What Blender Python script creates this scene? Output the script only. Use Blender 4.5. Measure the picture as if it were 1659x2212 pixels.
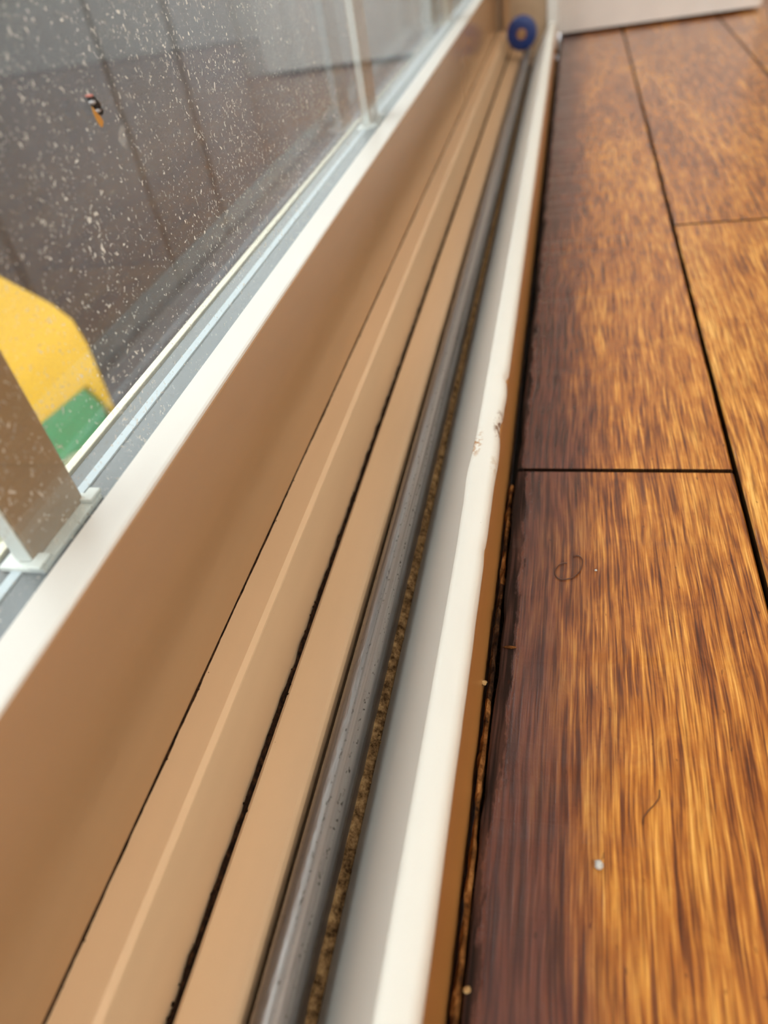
import bpy, bmesh, math, random
from mathutils import Matrix, Vector, noise as mnoise

random.seed(7)
for o in list(bpy.data.objects):
    bpy.data.objects.remove(o, do_unlink=True)
scene = bpy.context.scene
COL = scene.collection

# ------------------------------------------------------------------ camera, sky, exposure
S = 0.18                      # camera height above the floor in metres; all lengths below are in units of S
FPX = 1527.0                  # focal length in pixels of the 1659 x 2212 frame
RIGHT = Vector((0.96928742, 0.19792662, -0.14596901))
DOWN = Vector((0.02388765, -0.66650201, -0.74512042))
FWD = Vector((-0.24476781, 0.71874899, -0.65076002))
cam_d = bpy.data.cameras.new('camera')
cam = bpy.data.objects.new('camera', cam_d)
COL.objects.link(cam)
cam_d.sensor_fit = 'VERTICAL'
cam_d.sensor_height = 36.0
cam_d.lens = FPX / 2212.0 * 36.0
cam_d.clip_start = 0.005
cam_d.clip_end = 100
m = Matrix((RIGHT, -DOWN, -FWD)).transposed().to_4x4()
m.translation = Vector((0, 0, S))
cam.matrix_world = m
cam_d.dof.use_dof = True
cam_d.dof.focus_distance = 1.20 * S
cam_d.dof.aperture_fstop = 8.6
scene.camera = cam

world = bpy.data.worlds.new('sky')
scene.world = world
world.use_nodes = True
wn = world.node_tree.nodes
bg = wn['Background']
bg.inputs['Color'].default_value = (0.97, 0.98, 1.0, 1)
bg.inputs['Strength'].default_value = 3.0

# daylight enters the room through the glazed door only: tell the sampler where
pl = bpy.data.lights.new('door_portal', 'AREA')
pl.shape = 'RECTANGLE'
pl.size = 20.0 * S
pl.size_y = 10.6 * S
pl.cycles.is_portal = True
po = bpy.data.objects.new('door_portal', pl)
COL.objects.link(po)
po.location = (-0.76 * S, -3.6 * S, 5.75 * S)
po.rotation_euler = (Matrix(((0, 0, -1), (1, 0, 0), (0, -1, 0)))).to_euler()
# and through the unseen window added behind the viewer
pl2 = bpy.data.lights.new('added_window_portal', 'AREA')
pl2.shape = 'RECTANGLE'
pl2.size = 9.0 * S
pl2.size_y = 8.0 * S
pl2.cycles.is_portal = True
po2 = bpy.data.objects.new('added_window_portal', pl2)
COL.objects.link(po2)
po2.location = (5.0 * S, -14.2 * S, 7.0 * S)
po2.rotation_euler = (math.pi / 2, 0, 0)
po2.rotation_euler = Matrix(((1, 0, 0), (0, 0, -1), (0, 1, 0))).to_euler()

scene.view_settings.view_transform = 'Standard'
scene.view_settings.look = 'None'
scene.view_settings.gamma = 1.0
scene.view_settings.use_curve_mapping = False
scene.view_settings.exposure = 0.45
scene.cycles.use_denoising = True
scene.cycles.use_adaptive_sampling = True
scene.cycles.adaptive_threshold = 0.1
scene.cycles.adaptive_min_samples = 16
scene.cycles.max_bounces = 5
scene.cycles.diffuse_bounces = 3
scene.cycles.glossy_bounces = 3
scene.cycles.transparent_max_bounces = 10
scene.cycles.caustics_reflective = False
scene.cycles.caustics_refractive = False


# ------------------------------------------------------------------ helpers
def tag(o, label=None, cat=None, kind=None, group=None):
    if label: o['label'] = label
    if cat: o['category'] = cat
    if kind: o['kind'] = kind
    if group: o['group'] = group
    return o


def empty(name, loc=(0, 0, 0)):
    o = bpy.data.objects.new(name, None)
    COL.objects.link(o)
    o.location = Vector(loc) * S
    o.empty_display_size = 0.02
    return o


def link(name, bm, mat, parent=None, smooth=False, bevel=0, seg=2, angle=30):
    """bm is in units of S, in world position"""
    me = bpy.data.meshes.new(name)
    bmesh.ops.recalc_face_normals(bm, faces=bm.faces[:])
    off = Vector(parent.location) if parent is not None else Vector((0, 0, 0))
    if parent is not None and parent.parent is not None:
        off = off + Vector(parent.parent.location)
    for v in bm.verts:
        v.co = v.co * S - off
    bm.to_mesh(me)
    bm.free()
    o = bpy.data.objects.new(name, me)
    COL.objects.link(o)
    if mat: me.materials.append(mat)
    if parent is not None: o.parent = parent
    if smooth:
        for p in me.polygons: p.use_smooth = True
    if bevel:
        b = o.modifiers.new('bevel', 'BEVEL')
        b.width = bevel * S
        b.segments = seg
        b.limit_method = 'ANGLE'
        b.angle_limit = math.radians(angle)
        b.harden_normals = False
        for p in me.polygons: p.use_smooth = True
        w = o.modifiers.new('wn', 'WEIGHTED_NORMAL')
        w.keep_sharp = True
    return o


def box(bm, x0, x1, y0, y1, z0, z1):
    r = bmesh.ops.create_cube(bm, size=1)
    for v in r['verts']:
        v.co = Vector(((x0 + x1) / 2 + v.co.x * (x1 - x0), (y0 + y1) / 2 + v.co.y * (y1 - y0), (z0 + z1) / 2 + v.co.z * (z1 - z0)))
    return r['verts']


def bx(name, x0, x1, y0, y1, z0, z1, mat, parent=None, bevel=0, seg=2):
    bm = bmesh.new()
    box(bm, x0, x1, y0, y1, z0, z1)
    return link(name, bm, mat, parent, bevel=bevel, seg=seg)


def prism(bm, pts, y0, y1, ys=None, fn=None):
    """closed (x, z) outline swept along y; fn(i, x, y, z) may move a vertex"""
    ys = ys or [y0, y1]
    rings = []
    for y in ys:
        ring = []
        for i, (x, z) in enumerate(pts):
            p = (x, y, z) if fn is None else fn(i, x, y, z)
            ring.append(bm.verts.new(p))
        rings.append(ring)
    n = len(pts)
    for a, b in zip(rings, rings[1:]):
        for i in range(n):
            bm.faces.new((a[i], a[(i + 1) % n], b[(i + 1) % n], b[i]))
    bm.faces.new(rings[0])
    bm.faces.new(rings[-1])


def sweep(name, pts, y0, y1, mat, parent=None, bevel=0, seg=2, ys=None, fn=None, angle=20):
    bm = bmesh.new()
    prism(bm, pts, y0, y1, ys, fn)
    return link(name, bm, mat, parent, bevel=bevel, seg=seg, angle=angle)


def n1(a, b=0.0, c=0.0):
    return mnoise.noise(Vector((a, b, c)))


def frange(a, b, n):
    return [a + (b - a) * i / n for i in range(n + 1)]


# ------------------------------------------------------------------ materials
def mat(name):
    mt = bpy.data.materials.new(name)
    mt.use_nodes = True
    nt = mt.node_tree
    return mt, nt, nt.nodes['Principled BSDF']


class NT:
    """small node-graph writer"""
    def __init__(self, nt):
        self.nt = nt

    def new(self, t, **kw):
        n = self.nt.nodes.new(t)
        for k, v in kw.items(): setattr(n, k, v)
        return n

    def put(self, sock, v):
        if v is None: return
        if hasattr(v, 'is_output'): self.nt.links.new(v, sock)
        elif isinstance(v, (tuple, list)) and len(v) == 3 and sock.type == 'RGBA': sock.default_value = (*v, 1)
        else: sock.default_value = v

    def math(self, op, a, b=None, c=None, clamp=False):
        n = self.new('ShaderNodeMath', operation=op, use_clamp=clamp)
        for i, v in enumerate((a, b, c)): self.put(n.inputs[i], v)
        return n.outputs[0]

    def mr(self, v, a, b, c=0.0, d=1.0, smooth=True):
        n = self.new('ShaderNodeMapRange', interpolation_type='SMOOTHSTEP' if smooth else 'LINEAR')
        self.put(n.inputs['Value'], v)
        for k, q in zip(('From Min', 'From Max', 'To Min', 'To Max'), (a, b, c, d)): n.inputs[k].default_value = q
        return n.outputs['Result']

    def vec(self, x, y, z):
        n = self.new('ShaderNodeCombineXYZ')
        for i, v in enumerate((x, y, z)): self.put(n.inputs[i], v)
        return n.outputs[0]

    def noise(self, v, scale=1.0, detail=3.0, rough=0.55, dist=0.0):
        n = self.new('ShaderNodeTexNoise')
        self.put(n.inputs['Vector'], v)
        n.inputs['Scale'].default_value = scale
        n.inputs['Detail'].default_value = detail
        n.inputs['Roughness'].default_value = rough
        n.inputs['Distortion'].default_value = dist
        return n.outputs['Fac']

    def mix(self, f, a, b, blend='MIX'):
        n = self.new('ShaderNodeMix', data_type='RGBA', blend_type=blend)
        self.put(n.inputs[0], f)
        self.put(n.inputs[6], a)
        self.put(n.inputs[7], b)
        return n.outputs[2]

    def ramp(self, f, stops):
        n = self.new('ShaderNodeValToRGB')
        cr = n.color_ramp
        while len(cr.elements) < len(stops): cr.elements.new(0.5)
        for e, (p, c) in zip(cr.elements, stops):
            e.position = p
            e.color = (*c, 1)
        self.put(n.inputs[0], f)
        return n.outputs[0]

    def pos(self):
        """world position in units of S: x, y, z outputs and the vector"""
        g = self.new('ShaderNodeNewGeometry')
        v = self.new('ShaderNodeVectorMath', operation='SCALE')
        self.nt.links.new(g.outputs['Position'], v.inputs[0])
        v.inputs['Scale'].default_value = 1 / S
        s = self.new('ShaderNodeSeparateXYZ')
        self.nt.links.new(v.outputs[0], s.inputs[0])
        return s.outputs[0], s.outputs[1], s.outputs[2], v.outputs[0]

    def bump(self, h, strength, dist):
        n = self.new('ShaderNodeBump')
        n.inputs['Strength'].default_value = strength
        n.inputs['Distance'].default_value = dist * S
        self.put(n.inputs['Height'], h)
        return n.outputs[0]


def vinyl(name, col, rough=0.35, var=0.06, specks=True, coat=0.0, spec=0.5):
    mt, nt, b = mat(name)
    N = NT(nt)
    x, y, z, v = N.pos()
    n = N.noise(N.vec(N.math('MULTIPLY', x, 6), N.math('MULTIPLY', y, 0.8), N.math('MULTIPLY', z, 6)), 1.0, 3)
    dark = tuple(c * (1 - 2.2 * var) for c in col)
    lite = tuple(min(1, c * (1 + 1.2 * var)) for c in col)
    c = N.ramp(n, [(0.25, dark), (0.75, lite)])
    if specks:
        vo = N.new('ShaderNodeTexVoronoi')
        N.put(vo.inputs['Vector'], v)
        vo.inputs['Scale'].default_value = 16
        big = N.noise(v, 3.0, 1)
        thr = N.mr(big, 0.5, 0.75, 0.0, 0.045)
        f = N.math('LESS_THAN', vo.outputs['Distance'], thr)
        c = N.mix(N.math('MULTIPLY', f, 0.65), c, (0.10, 0.06, 0.035))
    N.put(b.inputs['Base Color'], c)
    b.inputs['Roughness'].default_value = rough
    b.inputs['Specular IOR Level'].default_value = spec
    b.inputs['Coat Weight'].default_value = coat
    b.inputs['Coat Roughness'].default_value = 0.12
    return mt


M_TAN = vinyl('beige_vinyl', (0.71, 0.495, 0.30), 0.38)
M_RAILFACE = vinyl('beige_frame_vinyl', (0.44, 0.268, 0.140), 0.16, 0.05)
M_WHITE = vinyl('white_vinyl', (0.70, 0.69, 0.655), 0.35, 0.02, specks=False)
M_CREAM = vinyl('cream_bead', (0.80, 0.74, 0.58), 0.5, 0.04, specks=False)
M_GREY = vinyl('grey_vinyl', (0.80, 0.77, 0.72), 0.42, 0.03)
M_SPACER = vinyl('grey_metal_spacer', (0.11, 0.12, 0.128), 0.35, 0.25, specks=False)
M_STRIPE = vinyl('pale_sealant', (0.52, 0.60, 0.66), 0.5, 0.05, specks=False)
M_MUNTIN = vinyl('backlit_muntin', (0.33, 0.225, 0.13), 0.4, 0.03, specks=False)  # dark tan paints in the backlit room side of the bars
M_CLIP = vinyl('white_clip', (0.78, 0.82, 0.80), 0.45, 0.03, specks=False)
M_STRIP = vinyl('bounce_and_hub_brown', (0.50, 0.235, 0.07), 0.33, 0.10, specks=False)  # floor bounce painted in as brown; also the colour of the ring's hub
M_WALL = vinyl('white_wall_paint', (0.80, 0.76, 0.72), 0.45, 0.02, specks=False)
M_ROOM = vinyl('room_wall_paint', (0.76, 0.70, 0.62), 0.7, 0.02, specks=False)
M_JAMB = vinyl('jamb_beige', (0.42, 0.30, 0.19), 0.4, 0.04, specks=False)
M_BLACK = vinyl('black_gap', (0.012, 0.009, 0.008), 0.8, 0.1, specks=False)
M_YELLOW = vinyl('yellow_plastic', (0.85, 0.49, 0.002), 0.45, 0.03, specks=False)
M_GREEN = vinyl('green_plastic', (0.07, 0.36, 0.14), 0.45, 0.05, specks=False)
M_BLUE = vinyl('blue_plastic', (0.006, 0.03, 0.16), 0.35, 0.1, specks=False)


def lip_mat():
    mt, nt, b = mat('white_lip_paint')
    N = NT(nt)
    x, y, z, v = N.pos()
    base = N.ramp(N.noise(N.vec(N.math('MULTIPLY', x, 14), N.math('MULTIPLY', y, 1.2), 0.0), 1, 3), [(0.3, (0.71, 0.69, 0.635)), (0.7, (0.76, 0.745, 0.69))])
    c = base
    n = N.noise(v, 55, 4, 0.7)
    # brown scuffs where the paint has chipped
    for (cx, cy, cz, r, col, th) in ((-0.1715, 1.165, 0.14, 0.045, (0.45, 0.24, 0.10), 0.51),
                                     (-0.132, 1.235, 0.132, 0.050, (0.18, 0.085, 0.04), 0.50),
                                     (-0.131, 1.10, 0.135, 0.040, (0.62, 0.55, 0.46), 0.5)):
        d = N.new('ShaderNodeVectorMath', operation='DISTANCE')
        sc = N.new('ShaderNodeVectorMath', operation='MULTIPLY')
        N.put(sc.inputs[0], v)
        sc.inputs[1].default_value = (3.2, 0.75, 1.0)
        N.nt.links.new(sc.outputs[0], d.inputs[0])
        d.inputs[1].default_value = (cx * 3.2, cy * 0.75, cz)
        f = N.math('MULTIPLY', N.mr(d.outputs[1] if len(d.outputs) > 1 else d.outputs['Value'], r * 0.3, r, 1, 0), N.mr(n, th - 0.04, th + 0.04))
        c = N.mix(f, c, col)
    fine = N.noise(N.vec(N.math('MULTIPLY', x, 60), N.math('MULTIPLY', y, 45), 0.0), 1, 2)
    c = N.mix(N.math('MULTIPLY', N.mr(fine, 0.76, 0.8), 0.5), c, (0.3, 0.22, 0.15))
    N.put(b.inputs['Base Color'], c)
    b.inputs['Roughness'].default_value = 0.38
    return mt


M_LIP = lip_mat()


def wood_mat():
    mt, nt, b = mat('varnished_plank')
    N = NT(nt)
    x, y, z, v = N.pos()
    oi = N.new('ShaderNodeObjectInfo')
    rnd = oi.outputs['Random']
    ro = N.math('MULTIPLY', rnd, 37.0)
    # wander so the strands are not ruler straight
    w = N.math('MULTIPLY', N.math('SUBTRACT', N.noise(N.vec(N.math('MULTIPLY', x, 3.0), N.math('MULTIPLY', y, 1.3), ro), 1.0, 2), 0.5), 0.035)
    w2 = N.math('MULTIPLY', N.math('SUBTRACT', N.noise(N.vec(N.math('MULTIPLY', x, 14.0), N.math('MULTIPLY', y, 7.0), ro), 1.0, 2), 0.5), 0.004)
    xx = N.math('ADD', N.math('ADD', x, w), w2)
    def streak(fx, fy, off, detail=2, rough=0.5, dist=0.0):
        return N.noise(N.vec(N.math('MULTIPLY', xx, fx), N.math('MULTIPLY', y, fy), N.math('ADD', ro, off)), 1.0, detail, rough, dist)
    broad = streak(5, 0.7, 0.0, 2)
    mid = streak(24, 2.6, 3.1, 3, 0.65, 0.12)
    fine = streak(115, 4.6, 7.7, 2, 0.6, 0.0)
    fib = streak(330, 9.0, 12.0, 2, 0.6)
    blot = N.noise(N.vec(N.math('MULTIPLY', xx, 19), N.math('MULTIPLY', y, 10), N.math('ADD', ro, 20.0)), 1.0, 5, 0.65, 0.8)
    t = N.math('ADD', N.math('MULTIPLY', broad, 0.60), N.math('MULTIPLY', mid, 0.50))
    t = N.math('ADD', t, N.math('MULTIPLY', fine, 0.95))
    t = N.math('ADD', t, N.math('MULTIPLY', blot, 0.50))
    t = N.math('ADD', t, N.math('MULTIPLY', fib, 0.85))
    t = N.math('MULTIPLY', t, 1 / 3.40)
    sepc = N.new('ShaderNodeSeparateColor')
    nt.links.new(oi.outputs['Color'], sepc.inputs[0])
    t = N.math('ADD', t, N.math('MULTIPLY', N.math('SUBTRACT', sepc.outputs[0], 0.5), 0.16))
    # damp brown staining along the door side of the first boards
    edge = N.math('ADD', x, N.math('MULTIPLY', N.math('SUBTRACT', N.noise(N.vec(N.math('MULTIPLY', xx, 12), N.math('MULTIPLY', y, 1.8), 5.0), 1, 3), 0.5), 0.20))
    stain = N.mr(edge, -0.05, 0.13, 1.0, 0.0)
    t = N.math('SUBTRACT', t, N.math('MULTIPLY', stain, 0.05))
    c = N.ramp(t, [(0.38, (0.075, 0.018, 0.006)), (0.44, (0.22, 0.060, 0.012)), (0.50, (0.40, 0.135, 0.022)),
                   (0.56, (0.58, 0.25, 0.045)), (0.63, (0.74, 0.40, 0.10))])
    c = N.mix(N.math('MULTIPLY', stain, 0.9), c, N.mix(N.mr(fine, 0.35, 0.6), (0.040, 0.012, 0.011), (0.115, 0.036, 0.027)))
    # thin dark fibre lines
    dl = N.math('MAXIMUM', N.mr(fine, 0.43, 0.34, 0.0, 0.6), N.mr(fib, 0.47, 0.36, 0.0, 0.62))
    c = N.mix(dl, c, N.mix(0.28, (0.055, 0.018, 0.008), c))
    c = N.mix(N.mr(fib, 0.56, 0.68, 0.0, 0.35), c, N.mix(1.0, c, (1.5, 1.55, 1.7), 'MULTIPLY'))
    # near-black board sides inside the joints
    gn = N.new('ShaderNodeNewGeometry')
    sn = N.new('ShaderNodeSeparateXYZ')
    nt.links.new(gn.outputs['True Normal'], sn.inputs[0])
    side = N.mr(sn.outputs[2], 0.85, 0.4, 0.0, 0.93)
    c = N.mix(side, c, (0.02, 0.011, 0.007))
    # black grime with a ragged edge beside the gap
    gx = N.math('ADD', x, N.math('MULTIPLY', N.math('SUBTRACT', N.noise(N.vec(N.math('MULTIPLY', x, 45), N.math('MULTIPLY', y, 9.0), 2.0), 1, 6, 0.72), 0.5), 0.075))
    gx = N.math('ADD', gx, N.math('ADD', N.mr(y, 0.62, 0.42, 0.0, 0.014), N.mr(y, 1.24, 1.27, 0.0, 0.013)))
    g = N.mr(gx, -0.079, -0.070, 1.0, 0.0)
    gy = N.noise(N.vec(0.0, N.math('MULTIPLY', y, 2.2), 9.0), 1, 1)
    g = N.math('MULTIPLY', g, N.mr(gy, 0.30, 0.45, 0.6, 0.97))
    g = N.math('MULTIPLY', g, N.mr(fine, 0.42, 0.62, 1.0, 0.70))
    c = N.mix(g, c, (0.018, 0.011, 0.009))
    # tiny pores
    por = N.noise(N.vec(N.math('MULTIPLY', x, 120), N.math('MULTIPLY', y, 45), 1.0), 1, 1)
    c = N.mix(N.math('MULTIPLY', N.mr(por, 0.72, 0.78), 0.55), c, (0.05, 0.016, 0.008))
    N.put(b.inputs['Base Color'], c)
    N.put(b.inputs['Roughness'], N.math('ADD', N.mr(N.math('ADD', blot, N.math('MULTIPLY', stain, 0.3)), 0.2, 1.0, 0.12, 0.26), N.math('MULTIPLY', g, 0.45)))
    N.put(b.inputs['Specular IOR Level'], N.math('SUBTRACT', 0.65, N.math('MULTIPLY', g, 0.55)))
    h = N.math('ADD', N.math('MULTIPLY', fine, 0.6), N.math('ADD', N.math('MULTIPLY', fib, 0.4), N.math('MULTIPLY', blot, 0.8)))
    N.put(b.inputs['Normal'], N.bump(h, 0.22, 0.005))
    return mt


M_WOOD = wood_mat()


def dirt_mat(name, c0, c1, c2, scale=60):
    mt, nt, b = mat(name)
    N = NT(nt)
    x, y, z, v = N.pos()
    n = N.noise(v, scale, 4, 0.7)
    c = N.ramp(n, [(0.35, c0), (0.52, c1), (0.68, c2)])
    N.put(b.inputs['Base Color'], c)
    b.inputs['Roughness'].default_value = 0.95
    b.inputs['Specular IOR Level'].default_value = 0.1
    N.put(b.inputs['Normal'], N.bump(n, 0.8, 0.01))
    return mt


M_DIRT = dirt_mat('dark_dirt', (0.006, 0.003, 0.002), (0.022, 0.010, 0.005), (0.07, 0.032, 0.014), 90)
M_SAND = dirt_mat('sandy_dirt', (0.06, 0.032, 0.013), (0.27, 0.16, 0.07), (0.48, 0.31, 0.14), 75)
M_SPLINT = dirt_mat('raw_wood_splinter', (0.03, 0.012, 0.005), (0.19, 0.075, 0.02), (0.40, 0.18, 0.055), 35)
M_SPLINT_OLD = dirt_mat('dark_wood_splinter', (0.012, 0.006, 0.004), (0.045, 0.02, 0.009), (0.16, 0.07, 0.025), 35)
M_CRUMB = dirt_mat('tan_crumb', (0.35, 0.20, 0.08), (0.55, 0.36, 0.16), (0.65, 0.48, 0.25), 60)
M_STONE = dirt_mat('grey_crumb', (0.35, 0.32, 0.30), (0.55, 0.53, 0.50), (0.7, 0.68, 0.64), 50)


def metal_mat():
    mt, nt, b = mat('worn_steel')
    N = NT(nt)
    x, y, z, v = N.pos()
    s = N.noise(N.vec(N.math('MULTIPLY', x, 130), N.math('MULTIPLY', y, 1.0), N.math('MULTIPLY', z, 130)), 1, 3)
    c = N.ramp(s, [(0.3, (0.16, 0.15, 0.15)), (0.7, (0.40, 0.38, 0.37))])
    pit = N.noise(N.vec(N.math('MULTIPLY', x, 230), N.math('MULTIPLY', y, 100), N.math('MULTIPLY', z, 230)), 1, 3)
    band = N.noise(N.vec(N.math('MULTIPLY', x, 60), 0.0, N.math('MULTIPLY', z, 60)), 1, 1)
    f = N.math('MULTIPLY', N.mr(pit, 0.60, 0.66), N.mr(band, 0.45, 0.6))
    c = N.mix(f, c, (0.03, 0.025, 0.02))
    N.put(b.inputs['Base Color'], c)
    b.inputs['Metallic'].default_value = 0.9
    N.put(b.inputs['Roughness'], N.mr(s, 0.3, 0.7, 0.50, 0.34))
    N.put(b.inputs['Normal'], N.bump(N.noise(N.vec(N.math('MULTIPLY', x, 200), N.math('MULTIPLY', y, 60), N.math('MULTIPLY', z, 200)), 1, 2), 0.25, 0.004))
    return mt


M_STEEL = metal_mat()


LAYERS = {1: ((60, 0.08, 0.20, 1.0),), 2: ((17, 0.02, 0.065, 1.0), (48, 0.08, 0.165, 1.0), (78, 0.13, 0.24, 1.0), (120, 0.17, 0.33, 1.0), (180, 0.24, 0.42, 0.9))}


def glass_mat(name, dusty):
    mt = bpy.data.materials.new(name)
    mt.use_nodes = True
    nt = mt.node_tree
    nt.nodes.clear()
    N = NT(nt)
    out = N.new('ShaderNodeOutputMaterial')
    lw = N.new('ShaderNodeLayerWeight')
    lw.inputs['Blend'].default_value = 0.5
    fr = N.math('ADD', N.math('MULTIPLY', N.math('POWER', lw.outputs['Facing'], 5.0), 0.95), 0.045)
    tr = N.new('ShaderNodeBsdfTransparent')
    tr.inputs['Color'].default_value = (0.97, 0.985, 0.975, 1)
    gl = N.new('ShaderNodeBsdfGlossy')
    gl.inputs['Roughness'].default_value = 0.015
    gl.inputs['Color'].default_value = (0.86, 0.94, 1.0, 1)
    ms = N.new('ShaderNodeMixShader')
    N.put(ms.inputs[0], fr)
    nt.links.new(tr.outputs[0], ms.inputs[1])
    nt.links.new(gl.outputs[0], ms.inputs[2])
    res = ms.outputs[0]
    x, y, z, v = N.pos()
    if dusty:
        warp = N.new('ShaderNodeTexNoise')
        N.put(warp.inputs['Vector'], v)
        warp.inputs['Scale'].default_value = 55
        warp.inputs['Detail'].default_value = 2
        wv = N.new('ShaderNodeVectorMath', operation='MULTIPLY_ADD')
        nt.links.new(warp.outputs['Color'], wv.inputs[0])
        wv.inputs[1].default_value = (0.030, 0.030, 0.030)
        N.put(wv.inputs[2], v)
        tot = None
        clus = N.noise(v, 4.5, 3, 0.6)
        for scale, lo, hi, a in LAYERS[dusty]:
            sv = N.new('ShaderNodeVectorMath', operation='MULTIPLY')
            nt.links.new(wv.outputs[0], sv.inputs[0])
            sv.inputs[1].default_value = (1.0, 1.0, 0.6)
            vo = N.new('ShaderNodeTexVoronoi')
            nt.links.new(sv.outputs[0], vo.inputs['Vector'])
            vo.inputs['Scale'].default_value = scale
            sep = N.new('ShaderNodeSeparateColor')
            nt.links.new(vo.outputs['Color'], sep.inputs[0])
            thr = N.math('MULTIPLY', N.mr(clus, 0.33, 0.72, lo, hi, False), sep.outputs[0])
            f = N.math('LESS_THAN', vo.outputs['Distance'], thr)
            f = N.math('MULTIPLY', f, N.math('MULTIPLY_ADD', sep.outputs[1], a * 0.7, a * 0.2))
            tot = f if tot is None else N.math('MAXIMUM', tot, f)
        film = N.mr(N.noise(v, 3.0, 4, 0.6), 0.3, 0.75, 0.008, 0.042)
        # film gets denser towards the bottom of the pane
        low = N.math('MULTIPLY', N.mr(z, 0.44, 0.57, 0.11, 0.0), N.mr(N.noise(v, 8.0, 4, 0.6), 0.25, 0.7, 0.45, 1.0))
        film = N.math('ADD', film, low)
        # one dried drop near the fly
        d = N.new('ShaderNodeVectorMath', operation='DISTANCE')
        N.put(d.inputs[0], wv.outputs[0])
        d.inputs[1].default_value = DROP
        tot = N.math('MAXIMUM', tot, N.math('MULTIPLY', N.mr(d.outputs['Value'], 0.010, 0.013, 1, 0), 0.22))
        specks = tot
        tot = N.math('MAXIMUM', tot, film)
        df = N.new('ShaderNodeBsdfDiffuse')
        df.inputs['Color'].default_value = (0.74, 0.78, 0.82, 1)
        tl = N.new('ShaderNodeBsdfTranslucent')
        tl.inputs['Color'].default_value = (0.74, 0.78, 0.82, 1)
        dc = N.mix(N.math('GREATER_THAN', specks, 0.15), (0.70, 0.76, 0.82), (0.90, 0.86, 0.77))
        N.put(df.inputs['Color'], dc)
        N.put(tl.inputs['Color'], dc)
        m2 = N.new('ShaderNodeMixShader')
        m2.inputs[0].default_value = 0.5
        nt.links.new(df.outputs[0], m2.inputs[1])
        nt.links.new(tl.outputs[0], m2.inputs[2])
        m3 = N.new('ShaderNodeMixShader')
        N.put(m3.inputs[0], tot)
        nt.links.new(res, m3.inputs[1])
        nt.links.new(m2.outputs[0], m3.inputs[2])
        res = m3.outputs[0]
    nt.links.new(res, out.inputs[0])
    return mt


def ray_on_x(px, py, x):
    d = RIGHT * (px - 829.5) + DOWN * (py - 1106.0) + FWD * FPX
    k = x / d.x
    return Vector((x, k * d.y, 1 + k * d.z))


PANE_X = -0.602
DROP = tuple(ray_on_x(266, 290, PANE_X) + Vector((0.011, 0.011, 0.011)))
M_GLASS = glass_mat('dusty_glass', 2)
M_GLASS1 = glass_mat('lightly_dusty_glass', 1)
M_GLASS2 = glass_mat('clear_glass', 0)


def board_mat(name, col, var):
    mt, nt, b = mat(name)
    N = NT(nt)
    tc = N.new('ShaderNodeTexCoord')
    x, y, z, v = N.pos()
    oi = N.new('ShaderNodeObjectInfo')
    n = N.noise(N.vec(N.math('MULTIPLY', x, 5), N.math('MULTIPLY', y, 5), N.math('ADD', N.math('MULTIPLY', z, 0.8), N.math('MULTIPLY', oi.outputs['Random'], 30))), 1, 4, 0.6)
    n = N.math('ADD', n, N.math('MULTIPLY', N.math('SUBTRACT', oi.outputs['Random'], 0.5), 0.2))
    c = N.ramp(n, [(0.25, tuple(q * (1 - var) for q in col)), (0.75, tuple(q * (1 + var) for q in col))])
    N.put(b.inputs['Base Color'], c)
    b.inputs['Roughness'].default_value = 0.75
    return mt


M_FENCE = board_mat('dark_weathered_board', (0.022, 0.022, 0.029), 0.45)
M_DECK = board_mat('grey_deck_board', (0.10, 0.095, 0.10), 0.35)

# ------------------------------------------------------------------ floor
floor = bx('floor', -0.118, 16.0, -14.0, 9.4, -0.40, -0.075, M_BLACK)
tag(floor, 'dark subfloor under the varnished orange-brown plank floor', None, 'structure')


def plank(x0, x1, y0, y1, rag=0.0, seed=0.0, g=0.0050, tone=0.5):
    bm = bmesh.new()
    x0 += g; x1 -= g; y0 += g * 1.3; y1 -= g * 1.3
    ny = 160 if rag else 1
    ys = frange(y0, y1, ny)
    e = 0.0035
    prof = [(x0, -0.07), (x0, -e), (x0 + e, 0.0), (x1 - e, 0.0), (x1, -e), (x1, -0.07)]

    def fn(i, x, y, z):
        if rag and i < 3:
            x += rag * (n1(y * 7 + seed, 1.3) * 0.6 + n1(y * 31 + seed, 4.1) * 0.3 + n1(y * 90, 8.0) * 0.15)
            if i == 2: z += -0.002 + 0.003 * n1(y * 40, 2.2)
        return (x, y, z)
    prism(bm, prof, y0, y1, ys, fn)
    o = link('plank', bm, M_WOOD, floor)
    o.color = (tone, tone, tone, 1)      # read by the wood as its own lighter or darker board
    return o


plank(-0.100 - 0.0045, 0.3475, -3.6, 1.2575, 0.010, 3.0)
plank(-0.104, 0.3475, 1.2575, 6.9, 0.010, 9.0, tone=0.36)
plank(0.3475, 0.998, -2.2, 2.622, tone=0.55)
plank(0.3475, 0.998, 2.622, 9.4, tone=0.36)
plank(0.998, 1.649, -3.9, 1.05)
plank(0.998, 1.649, 1.05, 9.4)
plank(-0.088, 0.3475, -14.0, -3.6)
plank(0.3475, 0.998, -14.0, -2.2)
plank(0.998, 1.649, -14.0, -3.9)
xr = 1.649
k = 0
while xr < 15.5:
    off = (-1.5, 2.6, -0.4, 4.2)[k % 4]
    plank(xr, xr + 0.651, -14.0, -6.0 + off)
    plank(xr, xr + 0.651, -6.0 + off, 1.5 + off)
    plank(xr, xr + 0.651, 1.5 + off, 9.4)
    xr += 0.651
    k += 1

# splintered strip of raw wood in the expansion gap
bm = bmesh.new()
prof = [(-0.1150, -0.06), (-0.1150, -0.012), (-0.111, -0.004), (-0.106, -0.008), (-0.1035, -0.06)]


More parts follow.
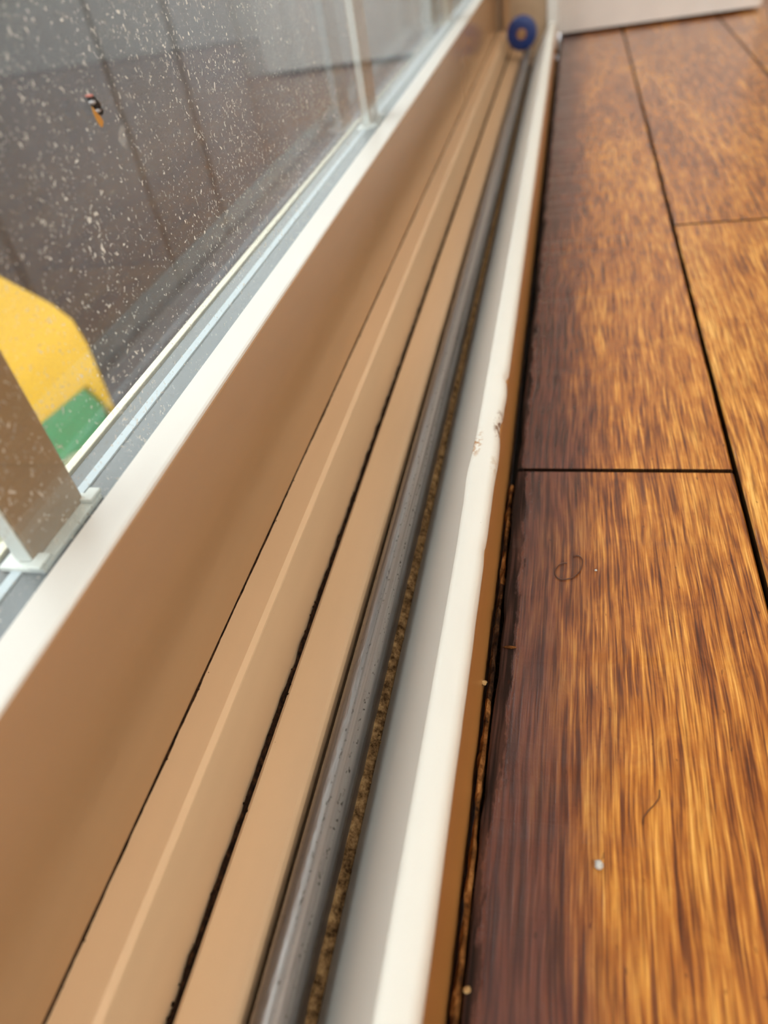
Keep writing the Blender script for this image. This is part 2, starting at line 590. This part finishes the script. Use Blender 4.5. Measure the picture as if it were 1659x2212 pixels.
def fn(i, x, y, z):
    x += 0.0035 * n1(y * 9 + i * 0.4, 3.0) + 0.0025 * n1(y * 37, i * 2.0)
    z += 0.008 * n1(y * 16, i + 5.0) + 0.007 * n1(y * 55, i * 3.0) if z > -0.05 else 0
    if y > 0.86: z -= 0.010
    return (x, y, z)


prism(bm, prof, 0, 1, frange(-1.0, 1.22, 330), fn)
spl = link('splinter', bm, M_SPLINT, floor)
spl.data.materials.append(M_SPLINT_OLD)
for p_ in spl.data.polygons:
    yy_ = p_.center.y / S
    if 0.66 < yy_ + 0.03 * n1(yy_ * 30, 1.0) < 0.93: p_.material_index = 1
spl['label'] = 'raw splintered wood strip in the gap'

# ------------------------------------------------------------------ sill track
YN, YF = -9.0, 6.25
track = empty('sliding_door_track', (-0.33, 0, -0.10))
tag(track, 'long beige sliding door track with steel rail and white lip beside plank floor', 'door track')
ysd = [YN, -1.2] + frange(-0.6, 3.0, 90) + [4.2, YF]

# beige extrusion: upper step, slope, groove, lower flat, channel
base = [(-0.60, -0.16), (-0.60, 0.118), (-0.541, 0.1285), (-0.4830, 0.1313), (-0.4745, 0.1265), (-0.4735, 0.1235), (-0.4625, 0.004), (-0.462, -0.035), (-0.4525, -0.035),
        (-0.452, -0.003), (-0.447, 0.0), (-0.378, 0.0), (-0.372, -0.0015), (-0.367, -0.005), (-0.3635, -0.012), (-0.361, -0.085), (-0.272, -0.085), (-0.272, -0.16)]
sweep('track_base', base, YN, YF, M_TAN, track)
# steel rail: rounded bead on a stem
rc, rz, rr = -0.3150, 0.032, 0.0262
pts = [(rc + rr * math.cos(a), rz + rr * math.sin(a)) for a in [math.radians(-50 + 280 * i / 22) for i in range(23)]]
pts += [(rc - 0.013, -0.083), (rc + 0.013, -0.083)]
bm = bmesh.new()
prism(bm, pts, YN, 5.95)
rail = link('rail', bm, M_STEEL, track, smooth=True)
rail['label'] = 'worn steel rail with rounded top'
md = rail.modifiers.new('es', 'EDGE_SPLIT')
md.split_angle = math.radians(40)
# grey sloping inner face
sweep('sloped_face', [(-0.287, -0.085), (-0.2845, -0.05), (-0.176, 0.1385), (-0.165, 0.1385), (-0.165, -0.085)], YN, YF, M_GREY, track)


# white painted lip with its dents
def gauss(y, c, w): return math.exp(-((y - c) / w) ** 2)


def lipfn(i, x, y, z):
    if i in (0, 1, 2):          # left edge bulges where the paint has been dented
        x -= 0.0045 * gauss(y, 1.06, 0.075) + 0.0012 * gauss(y, 0.93, 0.05)
        z += 0.0008 * gauss(y, 1.06, 0.06)
    if i >= 4:
        x += 0.0005 * n1(y * 22, 0.5)
        if i in (5, 6, 7):
            d = 0.0045 * gauss(y, 1.425, 0.016) + 0.0035 * gauss(y, 1.235, 0.03) + 0.0018 * gauss(y, 0.87, 0.02)
            x -= d
            x += 0.0020 * gauss(y, 1.13, 0.05) + 0.0012 * gauss(y, 1.36, 0.03)
            z -= 0.4 * d
    z += 0.0006 * n1(y * 14, i * 0.1)
    return (x, y, z)


lip = [(-0.174, 0.120), (-0.1775, 0.139), (-0.1755, 0.1415), (-0.168, 0.143), (-0.142, 0.1425), (-0.1335, 0.139), (-0.1292, 0.131), (-0.1285, 0.120)]
bm = bmesh.new()
prism(bm, lip, YN, YF, [YN, -1.2] + frange(-0.6, 3.0, 300) + [4.2, YF], lipfn)
lp = link('lip', bm, M_LIP, track, smooth=True)
md = lp.modifiers.new('es', 'EDGE_SPLIT')
md.split_angle = math.radians(70)
lp['label'] = 'white painted inner lip with chipped edge'
# lip side facing the floor, orange floor bounce painted in as brown
sweep('lip_side_bounce', [(-0.175, -0.10), (-0.172, 0.121), (-0.1305, 0.1225), (-0.1293, 0.119), (-0.1215, -0.03), (-0.1205, -0.10)], YN, YF, M_STRIP, track)['label'] = 'side of the lip facing the floor with floor bounce painted in brown'


# dirt packed in the grooves and along the rail
def dirt_strip(name, x0, x1, z, w, h, y0, y1, n, mt, label, seed, grains=0, gr=0.002, along=None):
    bm = bmesh.new()
    rows = []
    for y in frange(y0, y1, n):
        a = x0 + w * (0.6 * n1(y * 6 + seed, 0.2) + 0.4 * n1(y * 33 + seed, 1.2) + 0.35 * n1(y * 85, seed))
        b = x1 + w * (0.6 * n1(y * 5 + seed, 7.2) + 0.4 * n1(y * 29 + seed, 9.2) + 0.35 * n1(y * 77, seed + 4))
        if b < a + 0.0006: b = a + 0.0006
        hh = h * (1 + 0.6 * n1(y * 25, seed + 3))
        zz = z(0.5 * (a + b)) if callable(z) else z
        za = z(a) if callable(z) else z
        zb = z(b) if callable(z) else z
        rows.append([bm.verts.new((a, y, za - 0.001)), bm.verts.new(((a * 2 + b) / 3, y, zz + hh)), bm.verts.new(((a + b * 2) / 3, y, zz + hh * 0.8)), bm.verts.new((b, y, zb - 0.001))])
    for r, s in zip(rows, rows[1:]):
        for i in range(3):
            bm.faces.new((r[i], r[i + 1], s[i + 1], s[i]))
        bm.faces.new((r[3], r[0], s[0], s[3]))
    bm.faces.new(rows[0]); bm.faces.new(rows[-1])
    rnd = random.Random(int(seed * 100))
    for _ in range(grains):
        y = y0 + (y1 - y0) * rnd.random() ** 1.3
        x = x0 + (x1 - x0) * rnd.random() + rnd.gauss(0, w)
        r = gr * (0.4 + rnd.random())
        res = bmesh.ops.create_icosphere(bm, subdivisions=1, radius=r)
        zz = z(x) if callable(z) else z
        for v in res['verts']:
            v.co = Vector((x, y, zz + h * 0.6)) + v.co * (0.7 + 0.5 * rnd.random())
    o = link(name, bm, mt)
    return tag(o, label, 'dirt', 'stuff')


dirt_strip('groove_dirt', -0.4615, -0.4528, -0.012, 0.0042, 0.014, 0.05, 6.2, 900, M_DIRT, 'dark brown dirt packed in the groove between the two beige track levels', 1.0, 260, 0.0026)
dirt_strip('corner_dirt', -0.5432, -0.5370, 0.1290, 0.0026, 0.0020, 0.05, 6.2, 800, M_DIRT, 'thin dark line of grime under the beige window frame', 2.0, 90, 0.0013)
dirt_strip('channel_dirt', -0.322, -0.2815, -0.058, 0.002, 0.014, 0.05, 5.9, 700, M_SAND, 'sandy brown dirt filling the channel beside the steel rail', 3.0, 320, 0.003)
dirt_strip('rail_side_dirt', -0.361, -0.330, -0.080, 0.003, 0.012, 0.05, 5.9, 400, M_DIRT, 'black dirt in the narrow slot behind the steel rail', 4.0, 60, 0.003)
dirt_strip('gap_dirt', -0.1045, -0.0985, -0.030, 0.003, 0.01, -0.6, 1.25, 300, M_DIRT, 'black grime between the floor planks and the track', 5.0, 120, 0.0028)

# ------------------------------------------------------------------ glazed door panel beyond the track
win = empty('window_1', (-0.63, 0, 0.13))
tag(win, 'dusty double glazed panel in a beige and white frame with vertical bars', None, 'structure')
FZ = 0.4478
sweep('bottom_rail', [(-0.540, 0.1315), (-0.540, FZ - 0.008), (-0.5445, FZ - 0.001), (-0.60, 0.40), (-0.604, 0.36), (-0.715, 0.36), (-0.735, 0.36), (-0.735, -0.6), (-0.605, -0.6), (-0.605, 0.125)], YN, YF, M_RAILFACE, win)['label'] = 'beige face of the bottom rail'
sweep('ledge', [(-0.5403, FZ - 0.0045), (-0.5415, FZ - 0.0008), (-0.546, FZ + 0.0005), (-0.598, FZ + 0.0015), (-0.6012, FZ - 0.002), (-0.6012, 0.365), (-0.590, 0.365), (-0.545, 0.436)], YN, YF, M_WHITE, win)['label'] = 'white ledge below the glass'
bx('glazing_bead', -0.7225, -0.7062, YN, YF, 0.33, 0.4335, M_CREAM, win, 0.002)
sp = bx('spacer_bar', -0.7035, -0.6185, YN, YF, 0.37, 0.4290, M_SPACER, win, 0.001)
bx('sealant_strip', -0.6735, -0.6575, YN, YF, 0.425, 0.4318, M_STRIPE, sp, 0.001)
TOPZ = 11.2
bm = bmesh.new()
prism(bm, [(PANE_X - 0.014, 0.372), (PANE_X - 0.014, TOPZ), (PANE_X, TOPZ), (PANE_X, 2.2), (PANE_X, 0.372)], YN, YF, [YN, -1.5, YF])
pane = link('pane', bm, M_GLASS2, win)
pane['label'] = 'dusty inner glass pane'
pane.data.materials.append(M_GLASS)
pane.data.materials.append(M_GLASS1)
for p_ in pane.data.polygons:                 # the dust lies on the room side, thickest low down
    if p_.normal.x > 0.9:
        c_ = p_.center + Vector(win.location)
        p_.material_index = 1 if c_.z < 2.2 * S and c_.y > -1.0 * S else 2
bx('pane', -0.7055, -0.6935 - 0.010, YN, YF, 0.372, TOPZ, M_GLASS2, win)['label'] = 'outer glass pane'
for yc in (0.573, 2.575, 4.56, -1.43, -3.43):
    mu = bx('muntin', -0.672, -0.641, yc - 0.060, yc + 0.060, 0.436, TOPZ, M_MUNTIN, win, 0.004)
    bm = bmesh.new()
    box(bm, -0.690, -0.6225, yc - 0.074, yc + 0.074, 0.4290, 0.4375)
    box(bm, -0.6415, -0.6225, yc - 0.078, yc - 0.050, 0.4375, 0.4445)
    box(bm, -0.6415, -0.6225, yc + 0.050, yc + 0.078, 0.4375, 0.4445)
    link('clip', bm, M_CLIP, mu, bevel=0.002)
    bx('lit_side_strip', -0.668, -0.645, yc - 0.0635, yc - 0.060, 0.44, TOPZ, M_CLIP, mu, 0.001)  # bright strip added to paint in the bar's lit side
bx('top_rail', -0.735, -0.54, YN, YF, TOPZ - 0.1, TOPZ + 0.5, M_WHITE, win, 0.004)

# far jamb of the door
jamb = bx('trim_1', -0.735, -0.175, YF, YF + 0.28, -0.16, TOPZ + 0.5, M_JAMB)
tag(jamb, 'beige jamb at the far end of the track', None, 'structure')
bx('jamb_stop', -0.500, -0.452, YF - 0.05, YF, 0.0, TOPZ, M_RAILFACE, jamb, 0.004)
bx('jamb_edge', -0.190, -0.113, YF - 0.03, YF + 0.28, -0.07, TOPZ + 0.5, M_WHITE, jamb, 0.006)

# ------------------------------------------------------------------ walls
CZ = 13.3
bm = bmesh.new()
R_ = 0.05
outl = [(-0.128, 9.4), (-0.128, 6.51)] + [(1.29 - R_ + R_ * math.sin(q), 6.51 + R_ - R_ * math.cos(q)) for q in [math.pi / 2 * i / 6 for i in range(7)]] + [(1.29, 9.4)]
A = [bm.verts.new((x_, y_, 0.024)) for x_, y_ in outl]
B = [bm.verts.new((x_, y_, CZ)) for x_, y_ in outl]
for i in range(len(outl)):
    bm.faces.new((A[i], A[(i + 1) % len(outl)], B[(i + 1) % len(outl)], B[i]))
bm.faces.new(A); bm.faces.new(B)
w = link('wall_far', bm, M_WALL)
tag(w, 'white wall end with rounded corner standing on the plank floor', None, 'structure')
w = bx('wall_back', 1.24, 16.0, 9.05, 9.4, -0.05, CZ, M_ROOM)
tag(w, 'brown room wall set back behind the white wall end', None, 'structure')
w = bx('baseboard_back', 1.29, 15.9, 8.97, 9.05, 0.004, 0.62, M_WALL, None, 0.01)
tag(w, 'white baseboard along the set back wall', None, 'structure')
w = bx('wall_right', 15.9, 16.2, -14.0, 9.4, -0.05, CZ, M_ROOM)
tag(w, 'room wall opposite the glazed door', None, 'structure')
bm = bmesh.new()
box(bm, -0.735, 0.5, -14.3, -14.0, -0.05, CZ)
box(bm, 9.5, 16.2, -14.3, -14.0, -0.05, CZ)
box(bm, 0.5, 9.5, -14.3, -14.0, -0.05, 3.0)
box(bm, 0.5, 9.5, -14.3, -14.0, 11.0, CZ)
w = link('wall_near', bm, M_ROOM)
tag(w, 'room wall behind the viewer', None, 'structure')
w2 = empty('added_window', (5.0, -14.15, 3.0))  # unseen window, added to bring daylight onto the far wall end
tag(w2, 'unseen white framed window added behind the viewer for more daylight', None, 'structure')
bm = bmesh.new()
box(bm, 0.5, 0.8, -14.25, -14.05, 3.0, 11.0)
box(bm, 9.2, 9.5, -14.25, -14.05, 3.0, 11.0)
box(bm, 0.8, 9.2, -14.25, -14.05, 3.0, 3.3)
box(bm, 0.8, 9.2, -14.25, -14.05, 10.7, 11.0)
box(bm, 4.9, 5.1, -14.25, -14.05, 3.3, 10.7)
link('window_frame', bm, M_WHITE, w2)
bx('pane', 0.8, 4.9, -14.17, -14.15, 3.3, 10.7, M_GLASS2, w2)
bx('pane', 5.1, 9.2, -14.17, -14.15, 3.3, 10.7, M_GLASS2, w2)
w = bx('wall_left', -0.735, -0.13, -14.0, YN, -0.05, CZ, M_ROOM)
tag(w, 'room wall beside the glazed door behind the viewer', None, 'structure')
w = bx('trim_2', -0.735, -0.13, YN, 9.4, TOPZ + 0.5, CZ, M_ROOM)
tag(w, 'header above the glazed door', None, 'structure')
w = bx('ceiling', -0.735, 16.2, -14.3, 9.4, CZ, CZ + 0.3, M_WALL)
tag(w, 'white ceiling of the room', None, 'structure')

# unseen flush ceiling lamp, added to brighten the track flats
lampo = empty('added_ceiling_lamp', (7.5, -4.5, CZ))
tag(lampo, 'unseen round ceiling lamp added as fill light, with warm white diffuser', 'lamp')
M_LAMP, nt_, b_ = mat('fill_diffuser')
b_.inputs['Base Color'].default_value = (0.9, 0.88, 0.82, 1)
b_.inputs['Emission Color'].default_value = (1.0, 0.93, 0.83, 1)
b_.inputs['Emission Strength'].default_value = 36.0
for nm, r0, r1, z0, z1, mm in (('rim', 1.75, 1.75, -0.16, 0.0, M_WHITE), ('diffuser', 1.45, 1.62, -0.30, -0.16, M_LAMP)):
    bm = bmesh.new()
    bmesh.ops.create_cone(bm, cap_ends=True, segments=40, radius1=r0, radius2=r1, depth=z1 - z0, matrix=Matrix.Translation((7.5, -4.5, CZ + (z0 + z1) / 2)))
    link(nm, bm, mm, lampo, bevel=0.03)

# ------------------------------------------------------------------ outdoors
DZ = -2.0
deck = bx('deck', -4.6, -0.75, -16, 34, DZ - 0.5, DZ - 0.2, M_BLACK)
tag(deck, 'grey wooden deck outside the glass', None, 'structure')
for i in range(5):
    bx('deck_board', -4.5 + i * 0.75, -4.5 + i * 0.75 + 0.73, -16, 34, DZ - 0.2, DZ, M_DECK, deck, 0.02)
fence = empty('fence', (-4.3, 8, DZ))
tag(fence, 'dark weathered fence of vertical boards behind the dusty glass', 'fence')
edges = [(-8, -6.4), (-6.35, -4.7), (-4.65, -3.0), (-2.95, -1.3), (-1.25, 0.4), (0.45, 1.9), (1.95, 3.3), (3.34, 4.68), (4.79, 6.94), (7.0, 8.38), (8.56, 10.3), (10.36, 12.2)]
yy = 12.26
while yy < 33:
    edges.append((yy, yy + 1.9)); yy += 1.95
for (a, b) in edges:
    bx('board', -4.45, -4.22 + 0.02 * random.random(), a, b, DZ, 2.4, M_FENCE, fence, 0.02)
for zz in (-1.4, 1.7):
    bx('fence_rail', -4.65, -4.45, -8, 33, zz, zz + 0.35, M_FENCE, fence)

# yellow and green toy on the deck
toy = empty('toy', (-3.2, 3.0, DZ))
tag(toy, 'yellow and green plastic toy standing outside behind the glass', 'toy')
XT = -3.0


def yz_prism(name, pts, x0, x1, mt, bevel=0.03):
    bm = bmesh.new()
    A = [bm.verts.new((x0, y, z)) for y, z in pts]
    B = [bm.verts.new((x1, y, z)) for y, z in pts]
    n = len(pts)
    for i in range(n): bm.faces.new((A[i], A[(i + 1) % n], B[(i + 1) % n], B[i]))
    bm.faces.new(A); bm.faces.new(B)
    return link(name, bm, mt, toy, bevel=bevel, seg=3)


yz_prism('hood', [(2.1, 0.15), (2.75, 0.06), (3.21, -0.24), (3.50, -0.55), (3.60, -0.70), (3.63, -0.88), (3.60, -1.42), (3.46, -1.09), (2.976, -1.04), (2.1, -1.02)], XT, XT - 0.75, M_YELLOW, 0.012)
yz_prism('body', [(2.15, -1.0), (3.44, -1.06), (3.56, -1.28), (3.50, -1.78), (2.2, -1.78)], XT - 0.03, XT - 0.72, M_GREEN)
for (yc, xa) in ((2.98, XT + 0.06), (2.35, XT + 0.06), (2.98, XT - 0.66), (2.35, XT - 0.66)):
    bm = bmesh.new()
    bmesh.ops.create_cone(bm, cap_ends=True, segments=28, radius1=0.33, radius2=0.33, depth=0.16, matrix=Matrix.Translation((xa - 0.06, yc, DZ + 0.33)) @ Matrix.Rotation(math.pi / 2, 4, 'Y'))
    link('wheel', bm, M_CREAM, toy, bevel=0.03, seg=3)

# ------------------------------------------------------------------ blue ring at the end of the rail
ring = empty('blue_ring', (-0.345, 5.80, 0.06))
tag(ring, 'round blue plastic roller with a hole at the far end of the rail', 'roller')
bm = bmesh.new()
prof = [(0.030, -0.045), (0.078, -0.045), (0.098, -0.036), (0.102, -0.012), (0.090, 0.0), (0.102, 0.012), (0.098, 0.036), (0.078, 0.045), (0.030, 0.045)]
SEG = 40
rings = []
for i in range(SEG):
    a = 2 * math.pi * i / SEG
    rings.append([bm.verts.new((-0.345 + r * math.cos(a), 5.80 + d, 0.163 + r * math.sin(a))) for r, d in prof])
for i in range(SEG):
    A, B = rings[i], rings[(i + 1) % SEG]
    for j in range(len(prof)):
        bm.faces.new((A[j], A[(j + 1) % len(prof)], B[(j + 1) % len(prof)], B[j]))
link('rim', bm, M_BLUE, ring, bevel=0.004)
bm = bmesh.new()
rings = []
prof = [(0.018, -0.047), (0.031, -0.047), (0.031, 0.047), (0.018, 0.047)]
for i in range(24):
    a = 2 * math.pi * i / 24
    rings.append([bm.verts.new((-0.345 + r * math.cos(a), 5.80 + d, 0.163 + r * math.sin(a))) for r, d in prof])
for i in range(24):
    A, B = rings[i], rings[(i + 1) % 24]
    for j in range(4): bm.faces.new((A[j], A[(j + 1) % 4], B[(j + 1) % 4], B[j]))
link('hub', bm, M_STRIP, ring, smooth=True)['label'] = 'brown hub in the middle'

# ------------------------------------------------------------------ fly on the glass
M_FLY = vinyl('fly_black', (0.02, 0.016, 0.016), 0.4, 0.3, specks=False)
M_WING = vinyl('amber_wing', (0.62, 0.33, 0.07), 0.4, 0.1, specks=False)
M_EYE = vinyl('pink_eye', (0.60, 0.22, 0.18), 0.4, 0.1, specks=False)
M_SHEEN = vinyl('grey_thorax', (0.42, 0.42, 0.44), 0.35, 0.1, specks=False)
PF = ray_on_x(197, 235, PANE_X)
fly = empty('dead_fly', tuple(PF))
tag(fly, 'small dead fly with an amber wing stuck on the dusty glass', 'insect')


def on_pane(px, py, off=0.0):
    return ray_on_x(px, py, PANE_X) + Vector((off, 0, 0))


def blob(name, p, ry, rz, rx, rot, mt, parent):
    bm = bmesh.new()
    bmesh.ops.create_uvsphere(bm, u_segments=16, v_segments=10, radius=1)
    for v in bm.verts:
        c = v.co.copy()
        yv, zv = c.y * ry, c.z * rz
        v.co = p + Vector((c.x * rx, yv * math.cos(rot) - zv * math.sin(rot), yv * math.sin(rot) + zv * math.cos(rot)))
    return link(name, bm, mt, parent, smooth=True)


u = 0.00068     # one photo pixel on the pane, roughly
blob('thorax', on_pane(197, 226, 0.006), 7 * u, 12 * u, 0.007, 0.25, M_FLY, fly)
blob('head', on_pane(190, 213, 0.005), 6 * u, 6 * u, 0.006, 0, M_FLY, fly)
blob('eye', on_pane(185, 208, 0.005), 2.4 * u, 2.8 * u, 0.006, 0, M_EYE, fly)
blob('thorax_patch', on_pane(188, 223, 0.0075), 5 * u, 4 * u, 0.005, 0, M_SHEEN, fly)
blob('abdomen', on_pane(205, 240, 0.006), 6 * u, 9 * u, 0.006, 0.3, M_FLY, fly)
blob('abdomen_patch', on_pane(199, 241, 0.008), 4.5 * u, 3 * u, 0.005, 0, M_SHEEN, fly)
bm = bmesh.new()
wp = [(186, 231), (192, 238), (199, 247), (206, 254), (211.5, 264), (211, 271), (209, 277), (203, 271), (197, 261), (191, 247)]
A = [bm.verts.new(on_pane(a, b, 0.0085)) for a, b in wp]
B = [bm.verts.new(on_pane(a, b, 0.0075)) for a, b in wp]
bm.faces.new(A); bm.faces.new(B)
for i in range(len(wp)): bm.faces.new((A[i], A[(i + 1) % len(wp)], B[(i + 1) % len(wp)], B[i]))
link('wing', bm, M_WING, fly)


# ------------------------------------------------------------------ small things on the floor
def tube(name, pts, r, mt, label, cat):
    bm = bmesh.new()
    rings = []
    for i, p in enumerate(pts):
        t = (pts[min(i + 1, len(pts) - 1)] - pts[max(i - 1, 0)]).normalized()
        a = t.orthogonal().normalized()
        b = t.cross(a)
        a = (Vector((0, 0, 1)) - t * t.z).normalized()
        b = t.cross(a)
        rings.append([bm.verts.new(p + (a * math.cos(q) + b * math.sin(q)) * r) for q in (0, 1.257, 2.513, 3.77, 5.027)])
    for A, B in zip(rings, rings[1:]):
        for j in range(5): bm.faces.new((A[j], A[(j + 1) % 5], B[(j + 1) % 5], B[j]))
    bm.faces.new(rings[0]); bm.faces.new(rings[-1])
    o = link(name, bm, mt, None, smooth=True)
    return tag(o, label, cat)


def ray_on_z(px, py, z):
    d = RIGHT * (px - 829.5) + DOWN * (py - 1106.0) + FWD * FPX
    k = (z - 1) / d.z
    return Vector((k * d.x, k * d.y, z))


def spline(cps, n=8):
    out = []
    P = [cps[0]] + cps + [cps[-1]]
    for i in range(1, len(P) - 2):
        for j in range(n):
            t = j / n
            p0, p1, p2, p3 = P[i - 1:i + 3]
            out.append(0.5 * ((2 * p1) + (p2 - p0) * t + (2 * p0 - 5 * p1 + 4 * p2 - p3) * t * t + (3 * p1 - p0 - 3 * p2 + p3) * t ** 3))
    out.append(cps[-1])
    return out


M_HAIR = vinyl('brown_hair', (0.09, 0.03, 0.012), 0.4, 0.1, specks=False)
hp = [(1239, 1202), (1246, 1200), (1254, 1203), (1258, 1214), (1254, 1231), (1242, 1244), (1228, 1250), (1212, 1251), (1202, 1246), (1199, 1235), (1204, 1224), (1214, 1217), (1225, 1216)]
tube('curled_hair', spline([ray_on_z(a, b, 0.0012) for a, b in hp]), 0.0011, M_HAIR, 'thin brown curled hair lying on the plank next to the track', 'hair')
hp = [(1425, 1706), (1424, 1722), (1414, 1738), (1400, 1752), (1390, 1768), (1389, 1782)]
tube('loose_hair', spline([ray_on_z(a, b, 0.0010) for a, b in hp]), 0.0006, M_HAIR, 'faint fine hair lying near the small grey crumb', 'hair')


def crumb(name, p, r, mt, label, seed):
    bm = bmesh.new()
    bmesh.ops.create_icosphere(bm, subdivisions=2, radius=1)
    for v in bm.verts:
        c = v.co
        k = 1 + 0.35 * n1(c.x * 1.7 + seed, c.y * 1.7, c.z * 1.7)
        v.co = p + Vector((c.x * r[0], c.y * r[1], c.z * r[2])) * k
    return tag(link(name, bm, mt, None, smooth=True), label, 'crumb')


crumb('grey_crumb', ray_on_z(1293, 1872, 0) + Vector((0, 0, 0.0055)), (0.0065, 0.0060, 0.0060), M_STONE, 'small pale grey crumb lying on the floor plank', 3)
crumb('white_speck', ray_on_z(1287, 1233, 0) + Vector((0, 0, 0.0014)), (0.0022, 0.0022, 0.0016), M_STONE, 'tiny white speck right of the curled hair', 8)
crumb('tan_crumb', ray_on_z(1045, 1473, 0) + Vector((0, 0, -0.002)), (0.0055, 0.0045, 0.0045), M_CRUMB, 'tan crumb caught in the gap beside the track', 5)
crumb('wood_chip', ray_on_z(1101, 1400, 0) + Vector((0, 0, 0.0025)), (0.011, 0.003, 0.003), M_SPLINT, 'thin wood chip at the edge of the dark stained plank', 11)
crumb('pale_crumb', ray_on_z(1008, 2138, 0) + Vector((0, 0, -0.001)), (0.005, 0.004, 0.004), M_CRUMB, 'pale crumb by the gap near the bottom of the picture', 15)
